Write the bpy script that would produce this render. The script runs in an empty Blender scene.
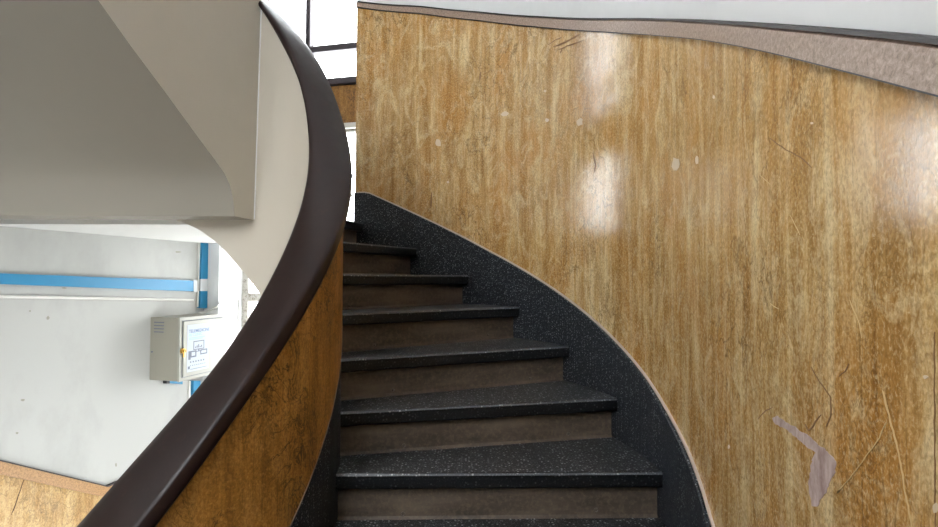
import bpy, bmesh, math, random
from mathutils import Vector, Matrix
random.seed(7)
COL = bpy.context.scene.collection
Z0 = 1.70                      # lower landing floor is z = 0; stair maths uses z relative to the tread at eye level
pi = math.pi

# ------------------------------------------------------------------ camera model (also used to place wall fittings)
FPX, PITCH, ROLL = 565.2, .025, .004
CAM = Vector((1.197, -1.907, -.014 + Z0))
def ray(px, py):
    dx, dy = px - 469, py - 263.5
    c, s = math.cos(ROLL), math.sin(ROLL)
    x, y = c*dx + s*dy, -s*dx + c*dy
    X, Z = x/FPX, -y/FPX
    c, s = math.cos(PITCH), math.sin(PITCH)
    return Vector((X, c - s*Z, s + c*Z))
def on_plane(px, py, p0, n):
    d = ray(px, py); n = Vector(n)
    return CAM + d * ((Vector(p0) - CAM).dot(n) / d.dot(n))

# ------------------------------------------------------------------ materials
def lin(c):
    return tuple(((v/255)/12.92 if v/255 <= .04045 else ((v/255+.055)/1.055)**2.4) for v in c) + (1,)
class NT:
    def __init__(s, name):
        s.m = bpy.data.materials.new(name); s.m.use_nodes = True
        s.t = s.m.node_tree; s.b = s.t.nodes['Principled BSDF']
    def n(s, typ, **kw):
        o = s.t.nodes.new(typ)
        for k, v in kw.items():
            if k in o.inputs: o.inputs[k].default_value = v
            else: setattr(o, k, v)
        return o
    def l(s, a, b): s.t.links.new(a, b)
    def coord(s, kind, scale):
        tc = s.n('ShaderNodeTexCoord'); mp = s.n('ShaderNodeMapping')
        mp.inputs['Scale'].default_value = scale
        s.l(tc.outputs[kind], mp.inputs['Vector']); return mp.outputs['Vector']
    def noise(s, vec, scale=1., detail=4., rough=.55, dist=0.):
        o = s.n('ShaderNodeTexNoise'); o.inputs['Scale'].default_value = scale
        o.inputs['Detail'].default_value = detail; o.inputs['Roughness'].default_value = rough
        o.inputs['Distortion'].default_value = dist
        s.l(vec, o.inputs['Vector']); return o.outputs['Fac']
    def ramp(s, fac, stops):
        o = s.n('ShaderNodeValToRGB'); e = o.color_ramp.elements
        while len(e) > len(stops): e.remove(e[-1])
        while len(e) < len(stops): e.new(.5)
        for i, (p, c) in enumerate(stops):
            e[i].position = p; e[i].color = c if len(c) == 4 else tuple(c) + (1,)
        s.l(fac, o.inputs['Fac']); return o.outputs['Color']
    def mix(s, fac, a, b, mode='MIX'):
        o = s.n('ShaderNodeMix'); o.data_type = 'RGBA'; o.blend_type = mode
        for sock, v in ((o.inputs[0], fac), (o.inputs[6], a), (o.inputs[7], b)):
            if isinstance(v, (int, float)): sock.default_value = v
            elif isinstance(v, tuple): sock.default_value = v
            else: s.l(v, sock)
        return o.outputs[2]
    def bump(s, h, strength=.2, dist=.01):
        o = s.n('ShaderNodeBump'); o.inputs['Strength'].default_value = strength
        o.inputs['Distance'].default_value = dist
        s.l(h, o.inputs['Height']); s.l(o.outputs['Normal'], s.b.inputs['Normal'])
    def set(s, color=None, rough=None, metal=None, spec=None):
        for k, v in (('Base Color', color), ('Roughness', rough), ('Metallic', metal), ('Specular IOR Level', spec)):
            if v is None: continue
            if isinstance(v, (int, float, tuple)): s.b.inputs[k].default_value = v
            else: s.l(v, s.b.inputs[k])
        return s.m
G = lambda v: (v, v, v, 1)

def marble(name, dark, mid, light, rough=.3, spec=.5, warm=None, veins=0., stip=.35):
    k = NT(name)
    st = k.noise(k.coord('UV', (15, .9, 1)), 1, 6, .62, .5)
    st2 = k.noise(k.coord('UV', (75, 5.0, 1)), 1, 4, .6, .6)
    cl = k.noise(k.coord('UV', (4.0, 2.4, 1)), 1, 3, .5, .4)
    c = k.ramp(st, [(.32, lin(dark)), (.50, lin(mid)), (.68, lin(light))])
    c = k.mix(k.ramp(st2, [(.36, G(0.32)), (.60, G(0))]), c, lin(tuple(int(v*.7) for v in mid)))
    c = k.mix(k.ramp(st2, [(.54, G(0)), (.74, G(.35))]), c, lin(light))
    bl = k.noise(k.coord('UV', (11, 4.5, 1)), 1, 5, .65, .9)
    c = k.mix(k.ramp(bl, [(.36, G(.5)), (.52, G(0))]), c, lin(dark))
    c = k.mix(k.ramp(bl, [(.55, G(0)), (.72, G(.5))]), c, lin(light))
    if warm:
        c = k.mix(k.ramp(cl, [(.42, G(0)), (.66, G(.5))]), c, lin(warm))
    b2 = k.noise(k.coord('UV', (9, 5, 1)), 1, 6, .68, 2.2)
    c = k.mix(k.ramp(b2, [(.50, G(0)), (.64, G(.5))]), c, lin(light))
    # fine squiggly dark veins
    w = k.noise(k.coord('UV', (44, 26, 1)), 1, 3, .6, 1.6)
    wl = k.ramp(w, [(.450, G(0)), (.490, G(.45)), (.510, G(.45)), (.550, G(0))])
    m2 = k.noise(k.coord('UV', (6, 3, 1)), 1, 2)
    wl = k.mix(1.0, wl, k.ramp(m2, [(.42, G(.25)), (.62, G(1))]), 'MULTIPLY')
    c = k.mix(wl, c, lin(tuple(int(v*.55) for v in dark)))
    tc = k.coord('UV', (17, 8.5, 1)); nz_ = k.n('ShaderNodeTexNoise'); nz_.inputs['Scale'].default_value = 1.3; nz_.inputs['Detail'].default_value = 4; k.l(tc, nz_.inputs['Vector'])
    ad = k.n('ShaderNodeVectorMath', operation='MULTIPLY_ADD'); k.l(nz_.outputs['Color'], ad.inputs[0]); ad.inputs[1].default_value = (1.6, 1.6, 0); k.l(tc, ad.inputs[2])
    vo = k.n('ShaderNodeTexVoronoi', feature='DISTANCE_TO_EDGE'); vo.inputs['Scale'].default_value = 1; k.l(ad.outputs[0], vo.inputs['Vector'])
    cr = k.mix(1.0, k.ramp(vo.outputs['Distance'], [(.0, G(.7)), (.045, G(0))]), k.ramp(k.noise(k.coord('UV', (2.2, 1.6, 1)), 1, 3), [(.47, G(.12)), (.62, G(1))]), 'MULTIPLY')
    c = k.mix(cr, c, lin(tuple(int(v*.6) for v in dark)))
    # long thin vertical dark hairs
    v = k.noise(k.coord('UV', (55, .8, 1)), 1, 3, .5, .35)
    vl = k.ramp(v, [(.485, G(0)), (.5, G(.5)), (.515, G(0))])
    vl = k.mix(1.0, vl, k.ramp(cl, [(.45, G(0)), (.6, G(1))]), 'MULTIPLY')
    c = k.mix(vl, c, lin(tuple(int(v*.6) for v in dark)))
    sp = k.noise(k.coord('UV', (150, 105, 1)), 1, 4, .7, .5)
    c = k.mix(k.ramp(sp, [(.36, G(stip)), (.5, G(0))]), c, lin(tuple(int(v*.72) for v in dark)))
    c = k.mix(k.ramp(sp, [(.52, G(0)), (.68, G(stip*1.1))]), c, lin(tuple(min(255, int(v*1.06)) for v in light)))
    if veins:
        for sc, mk in (((9, 5.5, 1), (5, 2.2, 1)), ((17, 9, 1), (3.2, 4.1, 1))):
            w = k.noise(k.coord('UV', sc), 1, 5, .62, 1.6)
            wl = k.ramp(w, [(.478, G(0)), (.495, G(veins)), (.505, G(veins)), (.522, G(0))])
            wl = k.mix(1.0, wl, k.ramp(k.noise(k.coord('UV', mk), 1, 2), [(.45, G(0)), (.58, G(1))]), 'MULTIPLY')
            c = k.mix(wl, c, lin(tuple(int(v*.42) for v in dark)))
    r = k.ramp(k.noise(k.coord('UV', (9, 5, 1)), 1, 4), [(.3, G(rough-.05)), (.7, G(rough+.1))])
    k.bump(sp, .10, .002)
    return k.set(c, r, spec=spec)

M = {}
M['wall_marble'] = marble('golden_marble', (156, 112, 56), (202, 162, 102), (234, 211, 166), .12, .5, (194, 132, 54), 0., .38)
M['bal_marble'] = marble('brown_marble', (132, 88, 34), (178, 124, 54), (204, 152, 82), .38, .4, None, .8, .4)
M['left_marble'] = marble('ochre_marble', (136, 96, 44), (166, 132, 74), (184, 156, 106), .4, .4, None, .4)
def mottled(name, a, b, rough=.4):
    k = NT(name)
    n = k.noise(k.coord('UV', (110, 110, 1)), 1, 5, .8, .5)
    c = k.ramp(n, [(.35, lin(a)), (.65, lin(b))]); k.bump(n, .2, .002)
    return k.set(c, rough)
M['mould'] = mottled('brown_mottled_moulding', (112, 90, 74), (178, 154, 138))
M['mould_left'] = mottled('tan_mottled_moulding', (118, 84, 46), (164, 126, 80))
def terrazzo(name, base, rough, amt=1.0, sc=1.0):
    k = NT(name)
    def specks(scale, lo, hi):
        v = k.n('ShaderNodeTexVoronoi'); v.inputs['Scale'].default_value = scale
        k.l(k.coord('Object', (1, 1, 1)), v.inputs['Vector'])
        d = k.ramp(v.outputs['Distance'], [(lo, G(1)), (hi, G(0))])
        sep = k.n('ShaderNodeSeparateColor'); k.l(v.outputs['Color'], sep.inputs[0])
        pick = k.ramp(sep.outputs[0], [(.30, G(0)), (.85, G(1))])
        return k.mix(1.0, d, pick, 'MULTIPLY')
    cl = k.noise(k.coord('Object', (1, 1, 1)), 5, 4)
    c = k.mix(cl, lin(tuple(int(v*.7) for v in base)), lin(tuple(int(v*1.3) for v in base)))
    c = k.mix(k.mix(1.0, specks(84*sc, .22, .36), G(.85*amt), 'MULTIPLY'), c, lin((225, 230, 232)))
    c = k.mix(k.mix(1.0, specks(190*sc, .24, .40), G(.55*amt), 'MULTIPLY'), c, lin((190, 196, 200)))
    r = k.ramp(k.noise(k.coord('Object', (1, 1, 1)), 30, 4), [(.3, G(rough-.02)), (.7, G(rough+.05))])
    return k.set(c, r, spec=.32)
M['terrazzo'] = terrazzo('black_terrazzo', (15, 17, 21), .33)
M['terrazzo_skirt'] = terrazzo('black_terrazzo_upstand', (22, 25, 31), .42, .5, 1.45)
M['nosing'] = terrazzo('polished_black_nosing', (13, 15, 19), .35, .08)
k = NT('worn_brown_riser')
n1 = k.noise(k.coord('Object', (3, 3, 14)), 1, 5, .6); n2 = k.noise(k.coord('Object', (60, 60, 60)), 1, 4, .7)
c = k.ramp(n1, [(.3, lin((54, 46, 40))), (.5, lin((80, 69, 60))), (.7, lin((104, 91, 78)))])
c = k.mix(k.ramp(n2, [(.46, G(0)), (.72, G(.6))]), c, lin((118, 104, 84)))
M['riser'] = k.set(c, .55)
M['arris'] = terrazzo('worn_sheen_nosing_edge', (74, 77, 82), .3, .5)  # window sheen on the worn front edges, painted in as lighter grey
k = NT('dark_varnished_wood')
n1 = k.noise(k.coord('Object', (1, 1, 1)), 9, 5, .6, .3); n2 = k.noise(k.coord('Object', (1, 1, 1)), 14, 5, .7)
c = k.ramp(n1, [(.3, lin((31, 20, 19))), (.7, lin((41, 28, 26)))])
c = k.mix(k.ramp(n2, [(.58, G(0)), (.75, G(.3))]), c, lin((84, 58, 50)))
M['rail'] = k.set(c, k.ramp(n2, [(.3, G(.30)), (.7, G(.5))]), spec=.28)
def plaster(name, col, rough=.7, dirt=.25, sc=2.2):
    k = NT(name)
    n = k.noise(k.coord('Object', (1, 1, .6)), sc, 6, .65)
    f = k.noise(k.coord('Object', (1, 1, 1)), 60, 3)
    c = k.mix(k.ramp(n, [(.50, G(0)), (.78, G(dirt))]), lin(col), lin(tuple(int(v*.72) for v in col)))
    k.bump(f, .08, .003)
    return k.set(c, rough)
M['white'] = plaster('white_plaster', (211, 211, 210), .6)
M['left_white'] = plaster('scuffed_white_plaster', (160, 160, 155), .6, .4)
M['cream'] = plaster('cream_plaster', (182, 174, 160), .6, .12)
M['underside'] = plaster('pale_underside_plaster', (192, 190, 184), .7, .1)
M['soffit'] = plaster('shaded_soffit_plaster', (128, 122, 111), .75, .12)  # darker than the cream plaster: shade of the underside put into the colour
def plain(name, col, rough=.5, metal=0., spec=.5):
    return NT(name).set(lin(col), rough, metal, spec)
M['pale'] = plain('pale_plaster_bead', (200, 182, 168), .6)
M['darkline'] = plain('dark_strip', (34, 26, 26), .5)
M['frame_dark'] = plain('dark_window_metal', (70, 62, 66), .5, .2)
k = NT('flaking_grey_metal')
n = k.noise(k.coord('Object', (1, 1, 1)), 45, 5, .7)
M['frame_grey'] = k.set(k.ramp(n, [(.34, lin((120, 112, 98))), (.52, lin((182, 178, 170)))]), .55)
M['lintel'] = plain('white_lintel', (225, 222, 212), .6)
M['box'] = plain('light_grey_enamel', (138, 137, 127), .4)
M['boxside'] = plain('shaded_enamel_and_chips', (128, 124, 112), .45)  # same enamel as the front, darkened for the shaded side; also wall chips
M['black'] = plain('black_plastic', (18, 18, 20), .5)
M['brass'] = plain('brass', (196, 158, 84), .35, .8)
M['blue'] = plain('blue_trunking', (14, 112, 152), .4)
M['whiteplastic'] = plain('white_plastic', (175, 177, 177), .4)
M['greypipe'] = plain('grey_painted_pipe', (200, 198, 192), .5)
M['paper'] = plain('notice_paper', (152, 158, 164), .6)
M['ink'] = plain('blue_grey_ink', (74, 96, 128), .6)
M['ink2'] = plain('light_blue_ink', (120, 180, 220), .6)
M['ink3'] = plain('grey_ink', (88, 92, 104), .6)
k = NT('bare_lilac_plaster')
n = k.noise(k.coord('Object', (1, 1, .4)), 40, 5, .7)
M['patch'] = k.set(k.ramp(n, [(.35, lin((150, 124, 116))), (.65, lin((198, 178, 172)))]), .75)
M['chip'] = plain('pale_chip', (208, 188, 160), .7)
M['crack_wall'] = plain('brown_crack', (128, 92, 54), .8)
M['bead_dull'] = plain('dull_grey_bead', (136, 118, 108), .6)
M['scratch'] = plain('pale_scratch', (206, 174, 118), .6)
M['crack'] = plain('dark_crack', (66, 40, 18), .8)
M['bolt'] = plain('dark_bolt', (96, 86, 78), .3, .3)
k = NT('window_glass')
tr = k.n('ShaderNodeBsdfTransparent'); gl = k.n('ShaderNodeBsdfGlossy'); gl.inputs['Roughness'].default_value = .02
lf = k.n('ShaderNodeLayerWeight'); lf.inputs['Blend'].default_value = .5
pw = k.n('ShaderNodeMath', operation='POWER'); k.l(lf.outputs['Facing'], pw.inputs[0]); pw.inputs[1].default_value = 5
lw = k.n('ShaderNodeMath', operation='MULTIPLY_ADD'); k.l(pw.outputs[0], lw.inputs[0]); lw.inputs[1].default_value = .6; lw.inputs[2].default_value = .03
mx = k.n('ShaderNodeMixShader'); k.l(lw.outputs[0], mx.inputs[0]); k.l(tr.outputs[0], mx.inputs[1]); k.l(gl.outputs[0], mx.inputs[2])
k.l(mx.outputs[0], k.t.nodes['Material Output'].inputs['Surface']); M['glass'] = k.m

# ------------------------------------------------------------------ object helpers
def tag(o, label=None, cat=None, group=None, kind=None):
    for key, v in (('label', label), ('category', cat), ('group', group), ('kind', kind)):
        if v: o[key] = v
    return o
def finish(name, bm, mat, parent=None, smooth=False, angle=35, loc=None):
    me = bpy.data.meshes.new(name)
    bmesh.ops.recalc_face_normals(bm, faces=bm.faces)
    bm.to_mesh(me); bm.free()
    for m in (mat if isinstance(mat, (list, tuple)) else [mat]): me.materials.append(m)
    if smooth:
        for p in me.polygons: p.use_smooth = True
        me.set_sharp_from_angle(angle=math.radians(angle))
    o = bpy.data.objects.new(name, me); COL.objects.link(o)
    if parent:
        o.parent = parent
        if parent.type == 'EMPTY': o.matrix_parent_inverse = Matrix.Translation(-parent.location)
    return o
def empty(name, loc=(0, 0, 0)):
    o = bpy.data.objects.new(name, None); o.empty_display_size = .1; COL.objects.link(o); o.location = loc
    return o
def loft(rows, us=None, closed=True, cap=True, bm=None, mi=0):
    """rows: list of rings (same count). UV = (us[i], z)."""
    bm = bm or bmesh.new(); uvl = bm.loops.layers.uv.verify()
    V = [[bm.verts.new(p) for p in r] for r in rows]
    info = {}
    for i, r in enumerate(V):
        for v in r: info[v] = ((us[i] if us else 0), v.co.z)
    n = len(V[0]); fs = []
    for i in range(len(V)-1):
        for j in range(n if closed else n-1):
            j2 = (j+1) % n
            fs.append(bm.faces.new((V[i][j], V[i+1][j], V[i+1][j2], V[i][j2])))
    if cap and closed:
        fs.append(bm.faces.new(V[0])); fs.append(bm.faces.new(list(reversed(V[-1]))))
    for f in fs:
        f.material_index = mi
        for lp in f.loops: lp[uvl].uv = info[lp.vert]
    return bm
def box(p, ax, ay, az, bm=None, bev=0., uvu=None):
    """box from corner p with edge vectors"""
    bm = bm or bmesh.new(); uvl = bm.loops.layers.uv.verify()
    p, ax, ay, az = map(Vector, (p, ax, ay, az)); v = []
    for i in (0, 1):
        for j in (0, 1):
            for l in (0, 1): v.append(bm.verts.new(p + ax*i + ay*j + az*l))
    F = [(0, 1, 3, 2), (4, 6, 7, 5), (0, 4, 5, 1), (2, 3, 7, 6), (0, 2, 6, 4), (1, 5, 7, 3)]
    fs = [bm.faces.new([v[i] for i in f]) for f in F]
    for f in fs:
        for lp in f.loops:
            q = lp.vert.co - p
            lp[uvl].uv = (q.dot(ax.normalized()) if ax.length else 0, lp.vert.co.z)
    if bev:
        es = list({e for f in fs for e in f.edges})
        bmesh.ops.bevel(bm, geom=es, offset=bev, segments=2, affect='EDGES', profile=.6)
    return bm
def tube(pts, r, bm=None, seg=8):
    pts = [Vector(p) for p in pts]; rows = []
    for i, p in enumerate(pts):
        d = (pts[min(i+1, len(pts)-1)] - pts[max(i-1, 0)]).normalized()
        a = d.orthogonal().normalized() if i == 0 else (rows_a - d*rows_a.dot(d)).normalized()
        rows_a = a; b = d.cross(a)
        rows.append([p + (a*math.cos(2*pi*k/seg) + b*math.sin(2*pi*k/seg))*r for k in range(seg)])
    return loft(rows, bm=bm)
def cyl(p, axis, r, h, bm=None, seg=16, r2=None):
    axis = Vector(axis).normalized(); a = axis.orthogonal().normalized(); b = axis.cross(a); p = Vector(p)
    ring = lambda q, rr: [q + (a*math.cos(2*pi*k/seg) + b*math.sin(2*pi*k/seg))*rr for k in range(seg)]
    return loft([ring(p, r), ring(p + axis*h, r2 if r2 is not None else r)], bm=bm)
def interp(x, tab):
    if x <= tab[0][0]: a, b = tab[0], tab[1]
    elif x >= tab[-1][0]: a, b = tab[-2], tab[-1]
    else:
        for a, b in zip(tab, tab[1:]):
            if a[0] <= x <= b[0]: break
    return a[1] + (b[1]-a[1])*(x-a[0])/(b[0]-a[0])
def smooth_interp(x, tab, w=.06):
    return sum(interp(x + w*k/3, tab)*c for k, c in zip(range(-3, 4), (1, 2, 3, 4, 3, 2, 1)))/16

# ------------------------------------------------------------------ stair geometry
TH0, DTH, RIS, RO = .876, .212, .17, 1.87
def nos(th): return (th - TH0)/DTH*RIS
def nth(k): return TH0 + k*DTH
RI, RW = .753, .65                   # stair-side and well-side faces of the balustrade
TH_END = 1.335
# outer wall path: an arc (s > 0) that eases into a nearly straight run towards the lower landing (s < 0)
def path_th(s): return s/RO if s >= 0 else -.135*(1 - math.exp(s/.252))
_neg = [(0., RO, 0.)]
_p = Vector((RO, 0.)); _ds = .01
for _i in range(400):
    _t = path_th(-(_i + .5)*_ds)
    _p = _p - Vector((-math.sin(_t), math.cos(_t)))*_ds
    _neg.append((-(_i+1)*_ds, _p.x, _p.y))
def opt(s, R, z):
    if s >= 0: return Vector((R*math.cos(s/RO), R*math.sin(s/RO), z + Z0))
    i = min(int(-s/_ds), len(_neg)-2); f = -s/_ds - i
    x = _neg[i][1]*(1-f) + _neg[i+1][1]*f; y = _neg[i][2]*(1-f) + _neg[i+1][2]*f
    t = path_th(s)
    return Vector((x + (R-RO)*math.cos(t), y + (R-RO)*math.sin(t), z + Z0))
S_END = TH_END*RO
SV = [-3.3 + .1*i for i in range(23)] + [-1.0 + .04*i for i in range(25)] + [S_END*i/70 for i in range(71)]
SV = sorted(set(round(s, 4) for s in SV))
SF = [-3.3 + (3.3 + S_END)*i/900 for i in range(901)]
_cache = {}
def on_path(px, py, R):
    """where a pixel's sight line meets the outer wall at offset radius R -> (s, point)"""
    if R not in _cache: _cache[R] = [opt(s, R, 0) for s in SF]
    L = _cache[R]; d = ray(px, py); nx, ny = -d.y, d.x
    g = [(p.x-CAM.x)*nx + (p.y-CAM.y)*ny for p in L]
    for i in range(len(L)-1):
        if g[i]*g[i+1] <= 0 and g[i] != g[i+1]:
            f = g[i]/(g[i]-g[i+1]); P = L[i]*(1-f) + L[i+1]*f
            t = ((P.x-CAM.x)*d.x + (P.y-CAM.y)*d.y)/(d.x**2+d.y**2)
            if t > 0: return SF[i]*(1-f) + SF[i+1]*f, CAM + d*t
    raise ValueError((px, py))
def tab_px(pts, R):
    r = []
    for x, y in pts:
        s, P = on_path(x, y, R); r.append((s, P.z - Z0))
    return sorted(r)
_sk = tab_px([(711, 527), (700, 487), (686, 450.5), (670.6, 420), (650, 386)], 1.876)
skirt_tab = [(-3.3, _sk[0][1] - .5*(3.3 + _sk[0][0]))] + _sk
def skirt_top(s):
    th = s/RO; h = interp(th, [(.1, .216), (.3, .212), (.8, .2), (1.284, .213)])
    a = min(nos(th) + h, .5425)
    if s < .16: return smooth_interp(s, skirt_tab, .05) if s < .06 else interp(s, [(.06, smooth_interp(.06, skirt_tab, .05)), (.22, nos(.22/RO) + .216)])
    return a if s > .22 else interp(s, [(.06, smooth_interp(.06, skirt_tab, .05)), (.22, nos(.22/RO) + .216)])
_mt = tab_px([(938, 38), (880, 33), (820, 28), (760, 23.5), (700, 20), (660, 18.3)], 1.870)
_mb = tab_px([(938, 95), (880, 79), (820, 64), (780, 54), (740, 45.5), (700, 39), (660, 35.5)], 1.872)
mould_tab = [(-3.3, _mt[0][1] - .52*(3.3 + _mt[0][0]))] + _mt + \
    [(t*RO, nos(t) + h) for t, h in ((.144, 1.587), (.318, 1.593), (.58, 1.597), (.839, 1.588), (1.082, 1.553), (1.3, 1.474))]
mould_low = [(-3.3, _mb[0][1] - .50*(3.3 + _mb[0][0]))] + _mb + \
    [(t*RO, nos(t) + h) for t, h in ((.144, 1.524), (.318, 1.533), (.58, 1.541), (.839, 1.537), (1.082, 1.507), (1.3, 1.434))]
mould_tab.sort(); mould_low.sort()
print('mould', [(round(a, 2), round(b, 3)) for a, b in mould_tab]); print('low', [(round(a, 2), round(b, 3)) for a, b in mould_low]); print('skirt', skirt_tab)
def mould_top(s): return smooth_interp(s, mould_tab, .12)
def mould_h(s): return mould_top(s) - smooth_interp(s, mould_low, .12)

def strip(name, s_list, Ra, Rb, zlo, zhi, mat, parent=None, bevel_top=0.):
    rows = []
    for s in s_list:
        a, b = zlo(s), zhi(s)
        if bevel_top:
            rows.append([opt(s, Rb, a), opt(s, Ra, a), opt(s, Ra, b-bevel_top), opt(s, Ra+bevel_top, b), opt(s, Rb, b)])
        else:
            rows.append([opt(s, Rb, a), opt(s, Ra, a), opt(s, Ra, b), opt(s, Rb, b)])
    return finish(name, loft(rows, s_list), mat, parent, True, 30)

wall_right = strip('wall_right', SV, 1.892, 2.05, lambda s: -1.70, lambda s: 4.6, M['white'])
tag(wall_right, 'curved white plaster wall above the golden marble panelling on the right', 'wall', kind='structure')
panel = strip('marble_panelling', SV, 1.884, 1.893, lambda s: max(skirt_top(s)-.03, -1.69), lambda s: mould_top(s) - mould_h(s) + .01, M['wall_marble'], wall_right)
panel['label'] = 'tall golden brown streaked marble panelling'
trim = strip('trim_1', SV, 1.870, 1.892, lambda s: mould_top(s) - mould_h(s), lambda s: mould_top(s) - .006, M['mould'], bevel_top=.006)
tag(trim, 'brown mottled moulding running along the top of the right panelling', 'moulding', kind='structure')
o = strip('top_line', SV, 1.868, 1.892, lambda s: mould_top(s) - .0065, lambda s: mould_top(s), M['darkline'], trim); o['label'] = 'thin dark line along the top edge'
o = strip('lower_line', SV, 1.8715, 1.892, lambda s: mould_top(s) - mould_h(s) - .003, lambda s: mould_top(s) - mould_h(s), M['darkline'], trim); o['label'] = 'thin dark line under the moulding'  # thin dark strip along the lower edge of the moulding
sk = strip('baseboard_right', SV, 1.866, 1.892, lambda s: max(skirt_top(s) - .42, -1.70), lambda s: max(skirt_top(s), -1.55), M['terrazzo_skirt'], bevel_top=.003)
tag(sk, 'black speckled terrazzo upstand following the steps along the right wall', 'baseboard', kind='structure')
SVb = [s for s in SV if s > -1.6]
o = strip('edge_bead', SVb, 1.876, 1.892, lambda s: skirt_top(s), lambda s: skirt_top(s) + .008, M['pale'], sk); o['label'] = 'thin pale bead on top of the black upstand'

# marks on the panelling
def on_wall(px, py, R=1.8835):
    sv, P = on_path(px, py, R); t = path_th(sv)
    return P, Vector((-math.cos(t), -math.sin(t), 0))
def on_balustrade(px, py, R=RI+.0005):
    d = ray(px, py)
    a = d.x**2 + d.y**2; b = d.x*CAM.x + d.y*CAM.y; c = CAM.x**2 + CAM.y**2 - R*R
    D = max(b*b - a*c, 0)
    P = CAM + d*((-b - math.sqrt(D))/a)
    return P, Vector((P.x, P.y, 0)).normalized()
def ribbon(lines, surf, bm=None, lift=.0006):
    """lines: [(pixel points, width in px)] laid on a surface as thin raised ribbons"""
    bm = bm or bmesh.new()
    for pts, w in lines:
        dense = []
        for (x0, y0), (x1, y1) in zip(pts, pts[1:]):
            n = max(2, int(math.hypot(x1-x0, y1-y0)/5))
            dense += [(x0+(x1-x0)*i/n, y0+(y1-y0)*i/n) for i in range(n)]
        dense.append(pts[-1]); rows = []
        for i, (x, y) in enumerate(dense):
            if 0 < i < len(dense)-1: x += random.uniform(-.5, .5); y += random.uniform(-.5, .5)
            ax, ay = dense[max(i-1, 0)]; bx, by = dense[min(i+1, len(dense)-1)]
            L = math.hypot(bx-ax, by-ay) or 1; nx, ny = -(by-ay)/L, (bx-ax)/L
            ww = w*.5*(.35 if i in (0, len(dense)-1) else random.uniform(.6, 1.15))
            A, n1 = surf(x+nx*ww, y+ny*ww); B, n2 = surf(x-nx*ww, y-ny*ww)
            rows.append([A, B, B + n2*lift, A + n1*lift])
        loft(rows, bm=bm)
    return bm
def blob(pts, surf, bm=None, lift=.0008):
    bm = bm or bmesh.new()
    if len(pts) > 15:               # roughen long outlines
        d = []
        for (x0, y0), (x1, y1) in zip(pts, pts[1:] + pts[:1]):
            m = max(1, int(math.hypot(x1-x0, y1-y0)/2.2))
            d += [(x0+(x1-x0)*i/m + random.uniform(-.8, .8), y0+(y1-y0)*i/m + random.uniform(-.8, .8)) for i in range(m)]
        pts = d
    lo = [surf(*p) for p in pts]
    a = [bm.verts.new(p) for p, n in lo]; b = [bm.verts.new(p + n*lift) for p, n in lo]
    bm.faces.new(a); bm.faces.new(list(reversed(b)))
    for i in range(len(a)):
        j = (i+1) % len(a); bm.faces.new((a[i], a[j], b[j], b[i]))
    return bm
q = lambda x, y: (738 + x/2.975, 350 + y/2.975)
bm = blob([q(*p) for p in ((104, 204), (118, 196), (150, 218), (185, 240), (212, 256), (240, 282), (268, 302), (292, 332), (290, 362), (276, 392),
                           (262, 424), (246, 446), (240, 466), (220, 464), (216, 440), (212, 400), (216, 360), (222, 326), (232, 304), (206, 288), (176, 262), (140, 234), (112, 220))], on_wall)
finish('bare_patch', bm, M['patch'], panel)['label'] = 'lilac grey patch of bare plaster where the surface has flaked off'
qq = lambda L: [q(*p) for p in L]
bm = ribbon([(qq([(430, 120), (446, 180), (462, 240), (480, 310), (498, 420), (518, 527)]), 1.5), (qq([(440, 216), (420, 262), (380, 320), (340, 370), (298, 425)]), 1.0),
             ([(850, 300), (860, 325), (862, 338)], 1.0), ([(760, 175), (770, 184)], 1.1), ([(770, 303), (779, 309)], 1.1), ([(790, 215), (800, 235)], .8)], on_wall)
finish('pale_scratches', bm, M['scratch'], panel)
bm = ribbon([(qq([(60, 205), (82, 180), (104, 170)]), 1.1), (qq([(218, 50), (244, 96), (276, 140), (276, 196), (262, 230)]), 1.2), (qq([(330, 40), (318, 64), (300, 80)]), 1.2),
             (qq([(200, 220), (212, 240), (230, 215), (248, 192)]), 1.6), ([(770, 138), (786, 150), (802, 158), (812, 168)], 1.1),
             ([(553, 47), (566, 42), (580, 34)], 1.6), ([(558, 50), (572, 44), (584, 40)], 1.3), ([(548, 45), (556, 40), (562, 37)], 1.2), ([(560, 53), (562, 49)], 1.2),
             ([(935, 332), (934.5, 400), (935.5, 527)], 1.1), ([(481, 72), (480, 80)], 1.6), ([(432, 192), (431, 208)], 1.6), ([(593, 153), (596, 166), (594, 172)], 1.8)], on_wall)
finish('dark_cracks', bm, M['crack_wall'], panel)
bm = bmesh.new()
for x, y, a, b in ((438, 143, 3, 4), (505, 114, 4, 2.6), (580, 122, 3, 4), (547, 120, 2, 2), (676, 164, 4, 7), (697, 160, 1.6, 5), (714, 97, 1.3, 2), (812, 123, 1.3, 1.3), (545, 91, 1.2, 1.2),
                   (926, 377, 2.4, 2), (936, 508, 3, 5), (729, 447, 1.2, 2), (448, 182, 1.2, 1.2)):
    blob([(x + a*math.cos(t)*random.uniform(.75, 1.2), y + b*math.sin(t)*random.uniform(.75, 1.2)) for t in [2*pi*i/9 for i in range(9)]], on_wall, bm)
finish('paint_chips', bm, M['chip'], panel)

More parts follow.
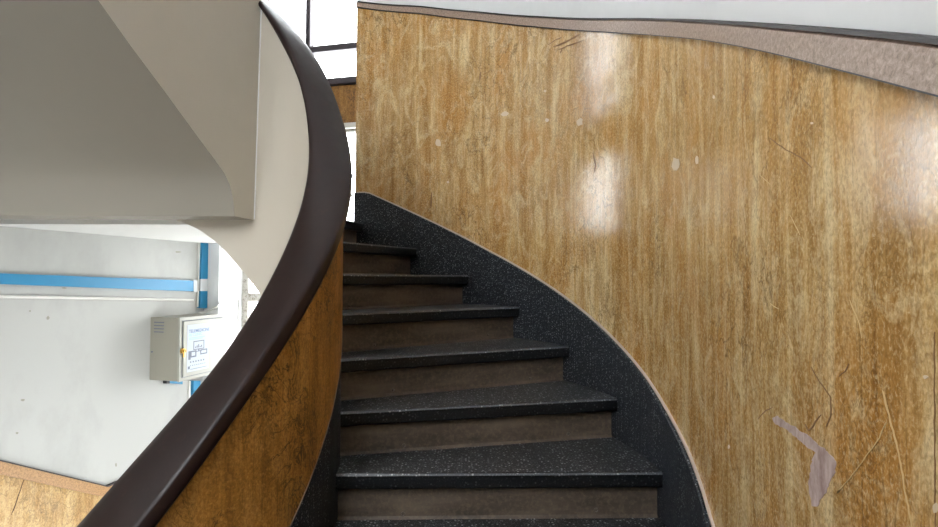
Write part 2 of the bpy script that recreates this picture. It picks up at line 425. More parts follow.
# ------------------------------------------------------------------ curved flight of stairs
stairs = empty('staircase', (1.3, 0, 0))
tag(stairs, 'black terrazzo staircase with brown risers curving up to the left', 'staircase')
def P(R, th, z): return Vector((R*math.cos(th), R*math.sin(th), z + Z0))
def outer_r(th, R=1.868):
    if th >= 0: return R
    best = min(SF, key=lambda q: abs(math.atan2(opt(q, R, 0).y, opt(q, R, 0).x) - th) if q <= 0 else 9)
    p = opt(best, R, 0); return math.hypot(p.x, p.y)
def off(R, th, d):                  # point at radius R on the radial line th moved d metres tangentially
    return Vector((R*math.cos(th) - d*math.sin(th), R*math.sin(th) + d*math.cos(th), 0))
def plan_line(th, d, R0, R1, n):
    return [off(R0 + (R1-R0)*i/n, th, d) for i in range(n+1)]
BOLTS = {-5: ((403, 514), (596, 510)), -4: ((404, 445.5), (568.5, 434)), -3: ((393, 390), (530, 378.5)), -2: ((374.5, 345), (488, 335)), -1: ((349, 306), (443, 300)), 0: ((372, 271), (396, 270))}
SETB, NOSH = .045, .052
for kk in range(-9, 3):
    th = nth(kk); th2 = nth(kk+1); z = kk*RIS
    ro, ro2 = outer_r(th, 1.869), outer_r(th2, 1.869)
    # tread slab: front nosing edge, inner curve, back tucked under the next riser, outer curve
    ri = RI - .006
    inner = [off(ri, th + (th2-th)*i/8, SETB*1.2*i/8) for i in range(9)]
    outer = [off(outer_r(th + (th2-th)*i/8, 1.869), th + (th2-th)*i/8, SETB*1.2*i/8 if th > -.3 else 0) for i in range(9)]
    if kk >= 2:
        inner = [off(ri, th + .16*i/4, 0) for i in range(5)]; outer = [off(1.869, th + .03*i/4, 0) for i in range(5)]
    plan = inner + list(reversed(outer))
    bm = bmesh.new(); n = len(plan)
    r = .008
    def inset(pt, d):               # pull the front edge back for the rounded nosing
        t = Vector((-math.sin(th), math.cos(th), 0)); return pt + t*d
    front = {0, n-1}
    rings = []
    for dz, d in ((-NOSH, .004), (-NOSH + .006, 0), (-r, 0), (-.0015, .0035), (0, r)):
        rings.append([bm.verts.new((inset(p, d) if i in front else p) + Vector((0, 0, z + dz + Z0))) for i, p in enumerate(plan)])
    for ri_, (a, b) in enumerate(zip(rings, rings[1:])):
        for i in range(n):
            j = (i+1) % n
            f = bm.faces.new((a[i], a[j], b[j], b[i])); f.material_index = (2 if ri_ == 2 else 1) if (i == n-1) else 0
    bm.faces.new(rings[-1]); bm.faces.new(list(reversed(rings[0])))
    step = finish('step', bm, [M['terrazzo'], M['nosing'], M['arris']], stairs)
    # riser under this nosing
    zb = z - RIS
    rows = []
    for i in range(9):
        R = ri + (ro - .006 - ri)*i/8
        a = off(R, th, SETB); b = off(R, th, SETB + .03)
        cove = off(R, th, SETB - .008)
        rows.append([b + Vector((0, 0, zb + Z0)), cove + Vector((0, 0, zb + Z0)), a + Vector((0, 0, zb + .010 + Z0)), a + Vector((0, 0, z - NOSH + .004 + Z0)), b + Vector((0, 0, z - NOSH + .004 + Z0))])
    riser = finish('riser', loft(rows), M['riser'], step, True, 20); riser['label'] = 'worn brown riser'
    bp = []
    if kk-1 in BOLTS or kk in BOLTS:
        pass
    e = Vector((math.cos(th), math.sin(th), 0)); t = Vector((-math.sin(th), math.cos(th), 0))
    p0 = off(1.0, th, SETB) + Vector((0, 0, zb + Z0))
    if kk-1 in BOLTS:
        for px, py in BOLTS[kk-1]:
            h = on_plane(px, py, p0, t)
            bp.append(h)
    else:
        for R in (.95, 1.5): bp.append(off(R, th, SETB) + Vector((0, 0, zb + .03 + Z0)))
    for h in bp:
        bm = cyl(h + t*.004, -t, .008, .006, seg=12); cyl(h - t*.002, -t, .0055, .006, bm=bm, seg=12, r2=.002)
        finish('bolt', bm, M['bolt'], step, True)
# sloping concrete soffit under the curved flight
rows, us = [], []
for i in range(41):
    th = -1.05 + (1.36 + 1.05)*i/40
    zz = nos(th)
    lo = max(min(zz - .29, .16), -1.66); hi = min(zz - .235, .24)
    hi = max(hi, lo + .03)
    ro = outer_r(th, 1.864)
    rows.append([P(RI - .012, th, lo), P(ro, th, lo), P(ro, th, hi), P(RI - .012, th, hi)]); us.append(th)
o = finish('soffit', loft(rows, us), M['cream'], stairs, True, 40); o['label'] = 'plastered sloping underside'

# ------------------------------------------------------------------ inner balustrade and handrail
bal = empty('balustrade', (.7, 0, 0))
tag(bal, 'solid curved balustrade with brown marble face and dark wooden handrail beside the steps', 'balustrade')
# heights of the handrail above the nosing line: outer lower edge, outer shoulder, top, well-side lower edge
LOW = [(-1.25, .80), (-.88, .836), (-.76, .852), (-.64, .868), (-.5, .872), (-.3, .878), (0, .868), (.3, .862), (.6, .90), (.8, .93), (1.0, .94), (1.3, .935)]
SHO = [(-1.25, .868), (-.94, .893), (-.8, .912), (-.6, .938), (-.45, .950), (-.3, .948), (0, .925), (.3, .895), (.45, .90), (.6, .937), (.75, .968), (.9, .987), (1.05, .99), (1.3, .965)]
TOP = [(-1.25, 1.0), (-.95, .99), (-.77, .972), (-.57, .950), (-.39, .952), (-.2, .955), (.2, .945), (.5, .965), (.7, 1.0), (.9, 1.018), (1.1, 1.005), (1.3, .98)]
INL = [(-1.25, .90), (-.6, .88), (.1, .89), (.35, .915), (.6, .948), (.8, .953), (1.0, .96), (1.1, .968), (1.3, .96)]
H = lambda tab, t: smooth_interp(t, tab, .12)
T_A, T_B = -1.22, 1.235
TH = [T_A + (T_B-T_A)*i/110 for i in range(111)]
def pb(th): return nos(th) + .305
def top_under(th): return nos(th) + H(LOW, th) + .02
def aloft(name, ths, ring, mat, parent, ang=30, R=.7):
    return finish(name, loft([ring(t) for t in ths], [t*R for t in ths]), mat, parent, True, ang)
aloft('marble_panel', TH, lambda t: [P(RI, t, pb(t)), P(RI, t, top_under(t)), P(RI-.045, t, top_under(t)), P(RI-.045, t, pb(t))], M['bal_marble'], bal)['label'] = 'brown veined marble panel under the handrail'
aloft('edge_bead', TH, lambda t: [P(RI+.0015, t, pb(t)-.006), P(RI+.0015, t, pb(t)+.0005), P(RI-.04, t, pb(t)+.0005), P(RI-.04, t, pb(t)-.006)], M['bead_dull'], bal)['label'] = 'thin grey bead along the lower edge of the marble'
aloft('upstand', TH, lambda t: [P(RI-.003, t, nos(t)-.28), P(RI-.003, t, pb(t)-.006), P(RI-.045, t, pb(t)-.006), P(RI-.045, t, nos(t)-.28)], M['terrazzo_skirt'], bal)['label'] = 'black terrazzo upstand at the step ends'
wb_tab = [(-1.3, -.29), (1.114, -.294), (1.222, -.306), (1.346, -.325), (1.462, -.341), (1.605, -.388), (1.74, -.456)]
def well_bot(t): return smooth_interp(t, [(a, nos(a) + b) for a, b in wb_tab], .05)
TW = [T_A + (1.245-T_A)*i/110 for i in range(111)]
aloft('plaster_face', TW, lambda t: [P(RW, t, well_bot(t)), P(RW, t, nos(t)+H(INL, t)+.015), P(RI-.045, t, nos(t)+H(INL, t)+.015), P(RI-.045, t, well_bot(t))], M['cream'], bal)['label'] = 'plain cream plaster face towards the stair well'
TL = [1.24 + (1.76-1.24)*i/24 for i in range(25)]
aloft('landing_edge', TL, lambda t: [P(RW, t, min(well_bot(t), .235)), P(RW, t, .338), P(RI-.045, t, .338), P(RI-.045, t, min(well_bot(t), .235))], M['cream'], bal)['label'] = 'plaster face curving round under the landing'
def rail_ring(t):
    n = nos(t); lo, sh, tp, il = (n + H(x, t) for x in (LOW, SHO, TOP, INL))
    mx = lambda f: (sh + .004)*(1-f) + tp*f + .010*math.sin(pi*f)
    pr = [(.757, lo-.004), (.773, lo-.001), (.781, lo+.008), (.783, lo+.02), (.783, sh-.014), (.780, sh-.004), (.772, sh+.003), (.74, mx(.28)), (.70, mx(.62)), (.665, mx(.88)),
          (.645, tp), (.634, tp-.006), (.628, tp-.018), (.627, il+.018), (.632, il+.005), (.643, il), (.66, il+.004), (.70, lo+.01)]
    return [P(r, t, z) for r, z in pr]
rail = aloft('handrail', TH, rail_ring, M['rail'], bal, 40)
# uv along the rail already set by loft
rail['label'] = 'wide dark brown varnished wooden handrail'
# ------------------------------------------------------------------ upper straight flight (seen from below) and its parapet
fl = empty('stair_flight', (-.4, .62, .26 + Z0))
tag(fl, 'shade-grey plastered underside of the upper straight flight at top left', 'staircase')
def world_child(o):                 # keep world coordinates under a moved empty
    return o
def lw_x(y): return -1.10 + .267*(y - .64)
RB, RT = Vector((.240, .602, .238 + Z0)), Vector((.263, .592, 1.229 + Z0))      # corner where the curved balustrade meets the parapet
PD = Vector((-.258, -.966, 0)); PN = (RT - RB).cross(PD).normalized()
edge = [RB.copy()]
for px, py in ((235, 216.3), (234, 206), (232.3, 195), (229.5, 184), (224.5, 173.5), (215, 160), (200, 140), (182.5, 116), (165, 92), (130, 45), (98, 0)):
    edge.append(on_plane(px, py, RB, PN))
d = (edge[-1] - edge[-4]).normalized()
edge += [edge[-1] + d*.35, edge[-1] + d*.8]
print('soffit edge', [tuple(round(v, 3) for v in p) for p in edge])
rows = []
for p in edge:
    xl = lw_x(p.y) + .002; up = Vector((0, 0, .16))
    rows.append([p.copy(), Vector((xl, p.y, p.z)), Vector((xl, p.y, p.z)) + up, p + up - Vector((.03, 0, 0))])
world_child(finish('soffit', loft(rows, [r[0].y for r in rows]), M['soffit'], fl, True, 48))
par = empty('parapet', (.15, .3, .5 + Z0))
tag(par, 'plain cream plaster parapet of the upper flight, left of the handrail end', 'balustrade')
rows, us, top = [], [], []
for p in edge:
    k = (p - RB).dot(PD)
    tz = 1.30 + .62*max(0, k - .15)
    f = (tz - (RB.z - Z0))/(RT.z - RB.z)
    q_ = RB + PD*k; tp = q_ + (RT - RB)*f
    top.append(tp); md = (p + tp)/2
    back = Vector((-.10, .02, 0))
    rows.append([p.copy(), md, tp.copy(), tp + back, p + back + Vector((0, 0, .03))]); us.append(k)
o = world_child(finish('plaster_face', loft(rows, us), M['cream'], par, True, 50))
bm = cyl(RB + Vector((0, .001, .004)), RT - RB, .004, 1.05, seg=12)
world_child(finish('corner_bead', bm, M['white'], par, True))['label'] = 'pale rounded corner bead'
rows = [[t + Vector((.03, 0, 0)), t + Vector((.03, 0, .05)), t + Vector((-.13, 0, .05)), t + Vector((-.13, 0, 0))] for t in top]
world_child(finish('handrail', loft(rows), M['rail'], par, True, 30))['label'] = 'dark wooden handrail on top of the parapet'

# ------------------------------------------------------------------ window wall at the landing
Pe = Vector((1.885*math.cos(TH_END), 1.885*math.sin(TH_END), 0))
U = Vector((-math.sin(TH_END), math.cos(TH_END), 0)); N = Vector((math.cos(TH_END), math.sin(TH_END), 0))
WOFF = .06
def wp(s, n, z): return Pe + U*s + N*(WOFF + n) + Vector((0, 0, z + Z0))
def wbox(s0, s1, n0, n1, z0, z1, bm=None, bev=0.):
    return box(wp(s0, n0, z0), U*(s1-s0), N*(n1-n0), Vector((0, 0, z1-z0)), bm, bev)
S_R, S_L, S_C = .0, 1.063, 1.18
Zv = Vector((0, 0, 1))
def part_wall(name, mat, parent, *boxes, label=None, bev=0.):
    bm = bmesh.new()
    for b in boxes: wbox(*b, bm=bm, bev=bev)
    o = finish(name, bm, mat, parent)
    if label: o['label'] = label
    return o
wall_back = part_wall('wall_back', M['white'], None, (S_L, S_C+.16, -.02, .32, -2.6, .34), (S_L, S_C+.16, -.02, .09, .34, 4.6), (-.12, S_R, 0.005, .32, -2.6, .34), (-.12, S_R, 0.005, .09, .34, 4.6), (S_R, S_L, 0, .09, 4.3, 4.6), (S_R, S_L, 0, .32, -2.6, -.85), (S_R, S_L, .0, .32, .19, .34), (S_R, S_L, .02, .09, 1.01, 1.295))
tag(wall_back, 'narrow white piers of the window wall beyond the stairs', 'wall', kind='structure')
part_wall('marble_panel', M['bal_marble'], wall_back, (S_R+.0, S_L, .0, .02, 1.035, 1.295), label='brown marble spandrel between the upper and lower windows')
part_wall('lintel', M['lintel'], wall_back, (S_R+.01, S_L, -.005, .03, 1.0, 1.035), label='pale strip over the lower window')
# the upper window
def window(name, label, s0, s1, z0, z1, mulls, trans, mat, w=.035, jmat=None, n=0.):
    o = part_wall(name, jmat or mat, None, (s0, s0+w*.6, .03+n, .08+n, z0, z1), (s1-w, s1, .03+n, .08+n, z0, z1), (s0, s1, .03+n, .08+n, z1-w, z1), (s0, s1, .03+n, .08+n, z0, z0+w*.5))
    tag(o, label, 'window', kind='structure')
    for a in mulls: part_wall('mullion', mat, o, (a-w/2, a+w/2, .025+n, .085+n, z0+.002, z1-.002), bev=.003)
    for a in trans: part_wall('transom', mat, o, (s0+.001, s1-.001, .022+n, .088+n, a-w*.62, a+w*.62), bev=.003)
    xs = [s0] + list(mulls) + [s1]; zs = [z0] + list(trans) + [z1]
    for a, b in zip(xs, xs[1:]):
        for c, d in zip(zs, zs[1:]):
            part_wall('glass_pane', M['glass'], o, (a+.005, b-.005, .053+n, .057+n, c+.005, d-.005))
    return o
w1 = window('window_1', 'bright upper window with dark metal bars behind the handrail', S_R+.0, S_L, 1.335, 4.3, [.412, .77], [1.575, 2.45, 3.4], M['frame_dark'])
part_wall('sill', M['frame_dark'], w1, (S_R-.02, S_L, -.035, .09, 1.297, 1.34), bev=.004)
w2 = window('window_2', 'bright low window glimpsed as a sliver between handrail and wall', S_R+.0, S_L, .345, 1.0, [.412, .77], [], M['frame_grey'], w=.02)
for z in (.68, .545):
    bm = cyl(wp(.075, .045, z+.0), -N, .012, .05, seg=12); cyl(wp(.075, .0, z), -N, .018, .02, bm=bm, seg=14)
    finish('window_catch', bm, M['black'], w2, True)['label'] = 'small dark catch'
w3 = window('window_3', 'bright window with flaking grey bars below the landing', S_R, S_L, -.85, .19, [.28, .64], [-.17], M['frame_grey'], w=.05, n=.22)

# ------------------------------------------------------------------ landing slab, floors
def poly_slab(name, pts, z0, z1, mat, parent=None):
    bm = bmesh.new()
    a = [bm.verts.new((p[0], p[1], z0+Z0)) for p in pts]; b = [bm.verts.new((p[0], p[1], z1+Z0)) for p in pts]
    bm.faces.new(a); bm.faces.new(list(reversed(b)))
    for i in range(len(a)):
        j = (i+1) % len(a); bm.faces.new((a[i], a[j], b[j], b[i]))
    return finish(name, bm, mat, parent)
corner = wp(S_C, 0, 0)
arc = [(RI*math.cos(t)*.93, RI*math.sin(t)*.93) for t in (1.47, 1.56, 1.65, 1.72)]
e1 = off(1.86, 1.332, 0)
w_r = wp(S_R+.002, 0, 0); w_l = wp(S_C, 0, 0)
land = poly_slab('floor_landing', [(e1.x, e1.y), (w_r.x, w_r.y), (w_l.x, w_l.y), (lw_x(.70), .70)] + list(reversed(arc)), .225, .338, M['terrazzo'])
land.data.materials.append(M['underside'])
for p in land.data.polygons:
    if p.normal.z < .5: p.material_index = 1
tag(land, 'pale underside of the landing slab at the top of the curved steps', 'floor', kind='structure')
fl0 = poly_slab('floor', [(-1.9, -3.3), (1.9, -3.3), (1.9, -.2), (.6, -.6), (-1.4, -.6)], -1.85, -1.70, M['terrazzo'])
tag(fl0, 'black terrazzo floor of the lower landing', 'floor', kind='structure')
fl1 = poly_slab('floor_lower', [(-1.6, -.6), (1.9, -.6), (1.9, 2.4), (-1.0, 2.4)], -2.75, -2.60, M['terrazzo'])
tag(fl1, 'black terrazzo floor at the bottom of the stair well', 'floor', kind='structure')

ceil = poly_slab('ceiling', [(-2.4, -3.3), (2.05, -3.3), (2.05, 2.4), (-1.0, 2.4)], 4.6, 4.75, M['white'])
tag(ceil, 'white plaster ceiling high above the stairs', 'ceiling', kind='structure')
wf = bmesh.new()
DX0, DX1, DZ0, DZ1 = -1.7, .4, .6, 2.9     # unseen window opening added to light the right wall
for x0, x1, a, b in ((-2.4, DX0, -1.7, 4.6), (DX1, 2.05, -1.7, 4.6), (DX0, DX1, -1.7, DZ0), (DX0, DX1, DZ1, 4.6)):
    box((x0, -3.45, a+Z0), (x1-x0, 0, 0), (0, .15, 0), (0, 0, b-a), wf)
wall_front = finish('wall_front', wf, M['white']); tag(wall_front, 'white plaster wall of the lower landing with a high opening added to let in light', 'wall', kind='structure')
w4 = bmesh.new()
for x0, x1, a, b in ((DX0, DX0+.05, DZ0, DZ1), (DX1-.05, DX1, DZ0, DZ1), (DX0+.05, DX1-.05, DZ0, DZ0+.05), (DX0+.05, DX1-.05, DZ1-.05, DZ1)):
    box((x0, -3.40, a+Z0), (x1-x0, 0, 0), (0, .05, 0), (0, 0, b-a), w4)
w4 = finish('added_window', w4, M['frame_dark']); tag(w4, 'high window added out of view to light the right wall', 'window', kind='structure')
xm = (DX0 + DX1)/2
finish('mullion', box((xm-.02, -3.40, DZ0+.05+Z0), (.04, 0, 0), (0, .05, 0), (0, 0, DZ1-DZ0-.1)), M['frame_dark'], w4)
for xa, xb in ((DX0+.05, xm-.02), (xm+.02, DX1-.05)):
    finish('glass_pane', box((xa, -3.377, DZ0+.05+Z0), (xb-xa, 0, 0), (0, .004, 0), (0, 0, DZ1-DZ0-.1)), M['glass'], w4)
# ------------------------------------------------------------------ left wall, dado and fittings
A0 = Vector((lw_x(-3.3), -3.3, 0)); A1 = corner.copy(); A1.z = 0
# wall line through the two points used for lw_x at y=.64 and the corner
Wd = (A1 - Vector((lw_x(.64), .64, 0))).normalized(); Wn = Vector((Wd.y, -Wd.x, 0))
W0 = Vector((lw_x(.64), .64, 0))
def wl(px, py, d=0.): return on_plane(px, py, W0 + Wn*d, Wn)
def lp(a, n, z): return W0 + Wd*a + Wn*n + Vector((0, 0, z + Z0))
LEN = (A1 - W0).length
bm = box(lp(-4.2, -.15, -2.6), Wd*(4.2+LEN), Wn*.15, Vector((0, 0, 7.2)))
wall_left = finish('wall_left', bm, M['left_white']); tag(wall_left, 'scuffed white plaster wall with the electrical box, seen through the well', 'wall', kind='structure')
# dado: slopes with the lower flight, then level past the kink
def wa(px, py):
    p = wl(px, py); return (p - W0).dot(Wd), p.z - Z0
a0, z0 = wa(0, 460); a1, z1 = wa(105, 485.5); a2, z2 = wa(130, 474.5)
sl = (z1 - z0)/(a1 - a0)
pts = [(-2.2, z0 + sl*(-2.2-a0)), (a1, z1), (LEN, z1 + (z2-z1)/(a2-a1)*(LEN-a1)*.4)]
print('dado', pts, 'LEN', LEN)
def dado(name, d0, d1, n, mat, parent=None):
    rows = [[lp(a, 0, z+d0), lp(a, n, z+d0), lp(a, n, z+d1), lp(a, 0, z+d1)] for a, z in pts]
    return finish(name, loft(rows, [a for a, z in pts]), mat, parent)
tr2 = dado('trim_2', -.068, -.006, .02, M['mould_left']); tag(tr2, 'tan mottled moulding with a kink on the lower left wall', 'moulding', kind='structure')
dado('top_line', -.007, 0., .022, M['darkline'], tr2)['label'] = 'thin dark line along the top edge'
rows = [[lp(a, 0, -2.6), lp(a, .008, -2.6), lp(a, .008, z-.06), lp(a, 0, z-.06)] for a, z in pts]
dp = finish('marble_panelling', loft(rows, [a for a, z in pts]), M['left_marble'], wall_left); dp['label'] = 'ochre marble panelling below the moulding'
bm = ribbon([([(25, 478), (20, 490), (18, 497), (11, 515)], 1.0)], lambda x, y: (wl(x, y, .0085), Wn))
finish('dark_cracks', bm, M['crack'], dp)

# electrical box
xl = wl(150, 347)
def a_at(px, d): p = wl(px, 347, d); return (p - W0).dot(Wd)
aL = a_at(150, 0)
lo, hi = .05, .4
for _ in range(40):
    D = (lo+hi)/2
    if a_at(180.5, D) > aL: lo = D
    else: hi = D
# larger depth moves the seen pixel to the right; find depth whose near edge shows at x = 180
def px_of(p):
    d = p - CAM; c, s = math.cos(PITCH), math.sin(PITCH)
    f = d.y*c + d.z*s; x = d.x/f*FPX; y = -(-d.y*s + d.z*c)/f*FPX
    return 469 + x*math.cos(ROLL) - y*math.sin(ROLL), 263.5 + x*math.sin(ROLL) + y*math.cos(ROLL)
lo, hi = .02, .5
for _ in range(40):
    D = (lo+hi)/2
    if px_of(lp(aL, D, -.4))[0] < 180: lo = D
    else: hi = D
aR = a_at(223.5, D); zt = wl(150, 316).z - Z0; zb = wl(150, 379).z - Z0
zt2 = on_plane(180, 319, lp(aL, D, 0), Wn).z - Z0; zb2 = on_plane(180, 382.5, lp(aL, D, 0), Wn).z - Z0
zt, zb = (zt+zt2)/2, (zb+zb2)/2
print('box depth', D, 'width', aR-aL, 'z', zt, zb, zt2, zb2)
eb = empty('electrical_box', lp((aL+aR)/2, 0, zb))
tag(eb, 'grey metal electrical box with a notice on its door, mounted on the white wall', 'electrical box')
bm = box(lp(aL, -.002, zb), Wd*(aR-aL), Wn*(D-.012), Vector((0, 0, zt-zb)), bev=.006)
body = world_child(finish('body', bm, M['boxside'], eb))
bm = box(lp(aL-.004, D-.075, zt), Wd*(aR-aL+.008), Wn*.08, Vector((0, 0, .006)), bev=.002)
bm = box(lp(aL-.004, D-.014, zb-.002), Wd*(aR-aL+.008), Wn*.014, Vector((0, 0, zt-zb+.004)), bev=.003, bm=None)
world_child(finish('front_rim', bm, M['box'], eb))['label'] = 'pale rim round the door'
da, dz = .022, .024
bm = box(lp(aL+da, D-.001, zb+dz), Wd*(aR-aL-2*da), Wn*.010, Vector((0, 0, zt-zb-2*dz)), bev=.003)
door = world_child(finish('door', bm, M['box'], eb))
def outline(a0, a1, z0, z1, n0, n1, w, bm=None):
    bm = bm or bmesh.new(); h = Vector((0, 0, 1))
    box(lp(a0, n0, z0), Wd*w, Wn*(n1-n0), h*(z1-z0), bm); box(lp(a1-w, n0, z0), Wd*w, Wn*(n1-n0), h*(z1-z0), bm)
    box(lp(a0+w, n0, z0), Wd*(a1-a0-2*w), Wn*(n1-n0), h*w, bm); box(lp(a0+w, n0, z1-w), Wd*(a1-a0-2*w), Wn*(n1-n0), h*w, bm)
    return bm
def child2(o, par):                 # sub-part keeping world coordinates
    o.parent = par; return o
bm = outline(aL+da-.004, aR-da+.004, zb+dz-.004, zt-dz+.004, D-.0005, D+.0012, .005)
child2(finish('door_gap', bm, M['ink3']), door)['label'] = 'dark gap round the door'
zk = on_plane(181, 351, lp(aL, D, 0), Wn).z - Z0
bm = cyl(lp(aL+.018, D, zk), Wn, .016, .016, seg=20); cyl(lp(aL+.018, D+.016, zk), Wn, .010, .01, bm=bm, seg=16)
box(lp(aL+.012, D+.012, zk-.04), Wd*.012, Wn*.006, Vector((0, 0, .04)), bm=bm, bev=.001)
lock = child2(finish('lock', bm, M['brass'], None, True), door); lock['label'] = 'brass lock with key'
bm = cyl(lp(aL+.018, D+.026, zk), Wn, .005, .001, seg=12); child2(finish('keyhole', bm, M['black']), door)
for i in range(4):
    z = zt - .035 - i*.020
    o = bmesh.new(); box(lp(aL-.003, .03, z), Wd*.006, Wn*.075, Vector((0, 0, .006)), o, bev=.001)
    child2(finish('vent_slot', o, M['ink3']), body)
bm = cyl(lp(aL-.002, .02, (zt+zb)/2-.02), -Wd, .006, .004, seg=10); child2(finish('screw', bm, M['ink3']), body)
# notice on the door
def nz(px, py): p = on_plane(px, py, lp(aL, D+.01, 0), Wn); return (p - W0).dot(Wd), p.z - Z0
na0, nzt = nz(187.5, 325.2); na1, _ = nz(209, 325); _, nzb = nz(187, 372.5)
bm = box(lp(na0, D+.0085, nzb), Wd*(na1-na0), Wn*.0018, Vector((0, 0, nzt-nzb)))
notice = child2(finish('notice', bm, M['paper']), door); notice['label'] = 'white printed notice with blue heading and small computer drawings'
nw, nh = na1-na0, nzt-nzb
Nn = D + .0104
def text(s, u, v, size, mat, name, bold=0.):
    cu = bpy.data.curves.new(name, 'FONT'); cu.body = s; cu.size = size; cu.extrude = .0002; cu.offset = bold
    o = bpy.data.objects.new(name, cu); COL.objects.link(o); cu.materials.append(mat)
    o.matrix_world = Matrix.Translation(lp(na0 + u*nw, Nn, nzb + v*nh)) @ Matrix((Wd, Zv, Wn)).transposed().to_4x4()
    me = bpy.data.meshes.new_from_object(o.evaluated_get(bpy.context.evaluated_depsgraph_get()))
    me.transform(o.matrix_world); COL.objects.unlink(o); bpy.data.objects.remove(o)
    bm = bmesh.new(); bm.from_mesh(me); bm.free()
    r = bpy.data.objects.new(name, me); COL.objects.link(r); r.parent = door
    return r
def nbox(u0, u1, v0, v1, bm=None):
    return box(lp(na0+u0*nw, Nn-.0003, nzb+v0*nh), Wd*(u1-u0)*nw, Wn*.0006, Vector((0, 0, (v1-v0)*nh)), bm)
HEAD = ('TELEMEDICINE', 'AI CLINIC')
text(HEAD[0], .07, .83, nw*.145, M['ink'], 'heading', .0004)
text(HEAD[1], .07, .755, nw*.14, M['ink2'], 'heading', .0004)
bm = nbox(.08, .80, .71, .725); nbox(.08, .7, .68, .695, bm)
child2(finish('text_lines', bm, M['ink2']), door)
bm = bmesh.new()
def mon(u0, u1, v0, v1, t=.03):
    nbox(u0, u1, v0, v0+t*.6, bm); nbox(u0, u1, v1-t*.6, v1, bm); nbox(u0, u0+t, v0, v1, bm); nbox(u1-t, u1, v0, v1, bm)
mon(.28, .78, .45, .64); nbox(.5, .56, .42, .45, bm); nbox(.4, .66, .405, .42, bm)
mon(.06, .42, .30, .44, .05); nbox(.1, .2, .33, .41, bm); nbox(.06, .16, .26, .30, bm); mon(.60, .93, .33, .44, .04)
for i in range(5): nbox(.36+.07*i, .40+.07*i, .49, .52 + .02*(i % 3), bm)
for i in range(6): nbox(.14+.12*i, .19+.12*i, .19, .22, bm)
for i in range(8): nbox(.14+.095*i, .18+.095*i, .12, .135, bm)
nbox(.05, .13, .06, .12, bm); nbox(.16, .92, .045, .055, bm)
child2(finish('drawings', bm, M['ink3']), door)

# blue cable trunking and pipes on the left wall
def bar_on_wall(name, p_a, p_b, half, depth, mat, parent, vertical=False, bm=None):
    """flat trunking between two wall pixels; half = half width in px"""
    (xa, ya), (xb, yb) = p_a, p_b
    if vertical: q4 = [wl(xa-half, ya), wl(xa+half, ya), wl(xb+half, yb), wl(xb-half, yb)]
    else: q4 = [wl(xa, ya-half), wl(xa, ya+half), wl(xb, yb+half), wl(xb, yb-half)]
    rows = [[q4[0], q4[1], q4[1] + Wn*depth, q4[0] + Wn*depth], [q4[3], q4[2], q4[2] + Wn*depth, q4[3] + Wn*depth]]
    return finish(name, loft(rows, bm=bm), mat, parent)
c1 = bar_on_wall('cable_trunking', (-330, 266.2), (191, 286), 5.4, .022, M['blue'], None)
tag(c1, 'long horizontal blue cable trunking across the white wall', 'cable trunking', 'blue cable trunking on the left wall')
bar_on_wall('end_cap', (191, 286), (194.5, 286.2), 5.8, .024, M['whiteplastic'], c1)['label'] = 'white end cap'
c2 = bar_on_wall('cable_trunking', (202.6, 239), (200.6, 308), 3.5, .026, M['blue'], None, True)
tag(c2, 'short upright blue cable trunking above the electrical box', 'cable trunking', 'blue cable trunking on the left wall')
bar_on_wall('joint_cover', (201.4, 279), (201.1, 291), 4.2, .029, M['whiteplastic'], c2, True)['label'] = 'white joint cover'
bar_on_wall('end_cap', (202.9, 234.5), (202.6, 240), 3.4, .02, M['greypipe'], c2, True)
c2b = bar_on_wall('side_channel', (198.6, 238), (196.6, 307), .7, .012, M['greypipe'], c2, True)
c3 = bar_on_wall('cable_trunking', (193.5, 380.5), (192.0, 440), 3.4, .03, M['blue'], None, True)
tag(c3, 'blue upright cable trunking coming out below the electrical box', 'cable trunking', 'blue cable trunking on the left wall')
bar_on_wall('side_channel', (188.6, 381), (187.4, 440), .9, .012, M['greypipe'], c3, True)
c4 = bar_on_wall('cable_trunking', (166, 381.5), (179, 382.5), 1.6, .03, M['blue'], None)
tag(c4, 'short blue stub of trunking under the left corner of the electrical box', 'cable trunking', 'blue cable trunking on the left wall')
bar_on_wall('end_cap', (163, 381.5), (166, 381.5), 1.8, .03, M['black'], c4)['label'] = 'black end'
pts_p = [(-330, 289), (-60, 295.6), (60, 297.5), (193, 300.2)]
bm = tube([wl(x, y, .008) for x, y in pts_p], .008)
o = finish('pipe', bm, M['greypipe'], None, True); tag(o, 'thin white painted pipe running below the long blue trunking', 'pipe')
pc = [(199, 313), (205, 312), (214, 308), (222, 302), (230, 298.5), (236, 297.5), (239.5, 300), (240, 306), (239, 330), (238, 350)]
def wback(px, py, d=.02): return on_plane(px, py, wp(0, -d, 0), N)
dense = []
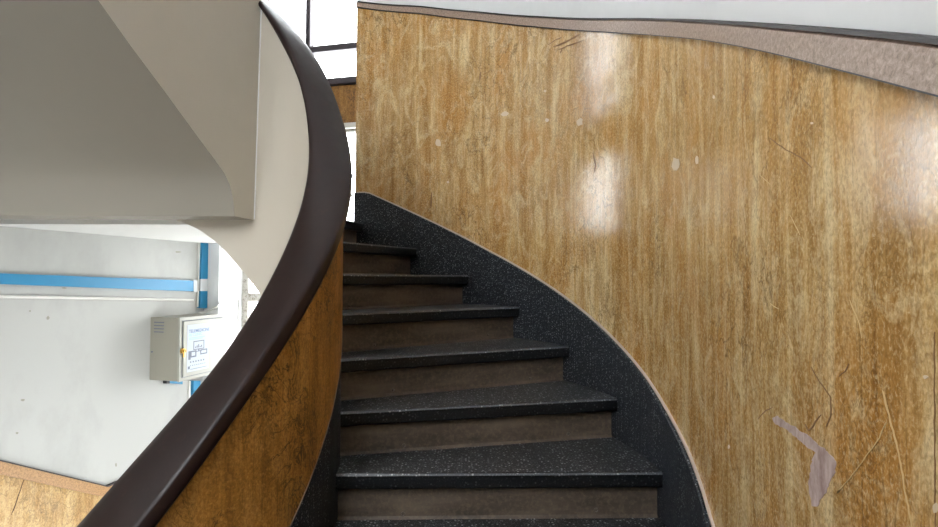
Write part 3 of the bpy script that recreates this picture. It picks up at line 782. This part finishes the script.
for i in range(len(pc)-1):
    for j in range(4):
        t = j/4; p0, p1, p2, p3 = pc[max(i-1, 0)], pc[i], pc[i+1], pc[min(i+2, len(pc)-1)]
        f = lambda a, b, c, d: .5*(2*b + (c-a)*t + (2*a-5*b+4*c-d)*t*t + (3*b-a-3*c+d)*t**3)
        dense.append((f(p0[0], p1[0], p2[0], p3[0]), f(p0[1], p1[1], p2[1], p3[1])))
dense.append(pc[-1])
wrev = lambda x, y: on_plane(x, y, wp(S_L-.012, 0, 0), U)
pp = [wl(x, y, .02) if x < 206 else wback(x, y, .03) if x < 220 else wrev(x, y) for x, y in dense]
o = finish('cable', tube(pp, .007), M['greypipe'], None, True)
tag(o, 'grey flexible cable bending from the electrical box towards the window bar', 'cable')
# chips on the left wall
bm = bmesh.new()
for x, y, a, b in ((23, 400, 2.2, 1.3), (17, 433, 1.6, 1.2), (116, 465, 1, 2), (178, 252, 3, 1), (64, 288, 3, .8), (48, 318, 1.4, 2), (30, 311, 1, 1)):
    blob([(x + a*math.cos(t)*random.uniform(.7, 1.2), y + b*math.sin(t)*random.uniform(.7, 1.2)) for t in [2*pi*i/8 for i in range(8)]], lambda x, y: (wl(x, y, .0003), Wn), bm)
finish('paint_chips', bm, M['boxside'], wall_left)

# ------------------------------------------------------------------ light, camera, view
sc = bpy.context.scene
w = bpy.data.worlds.new('daylight'); sc.world = w; w.use_nodes = True
bg = w.node_tree.nodes['Background']; bg.inputs['Color'].default_value = (.93, .97, 1, 1); bg.inputs['Strength'].default_value = 7.4
cam = bpy.data.cameras.new('camera'); cam.sensor_width = 36; cam.lens = FPX/938*36; cam.clip_start = .02
co = bpy.data.objects.new('camera', cam); COL.objects.link(co)
co.matrix_world = Matrix.Translation(CAM) @ Matrix.Rotation(pi/2 + PITCH, 4, 'X') @ Matrix.Rotation(ROLL, 4, 'Z')
sc.camera = co
sc.view_settings.view_transform = 'Standard'; sc.view_settings.look = 'None'
sc.view_settings.gamma = 1; sc.view_settings.use_curve_mapping = False
sc.view_settings.exposure = .88
sc.cycles.use_denoising = True
sc.cycles.max_bounces = 8
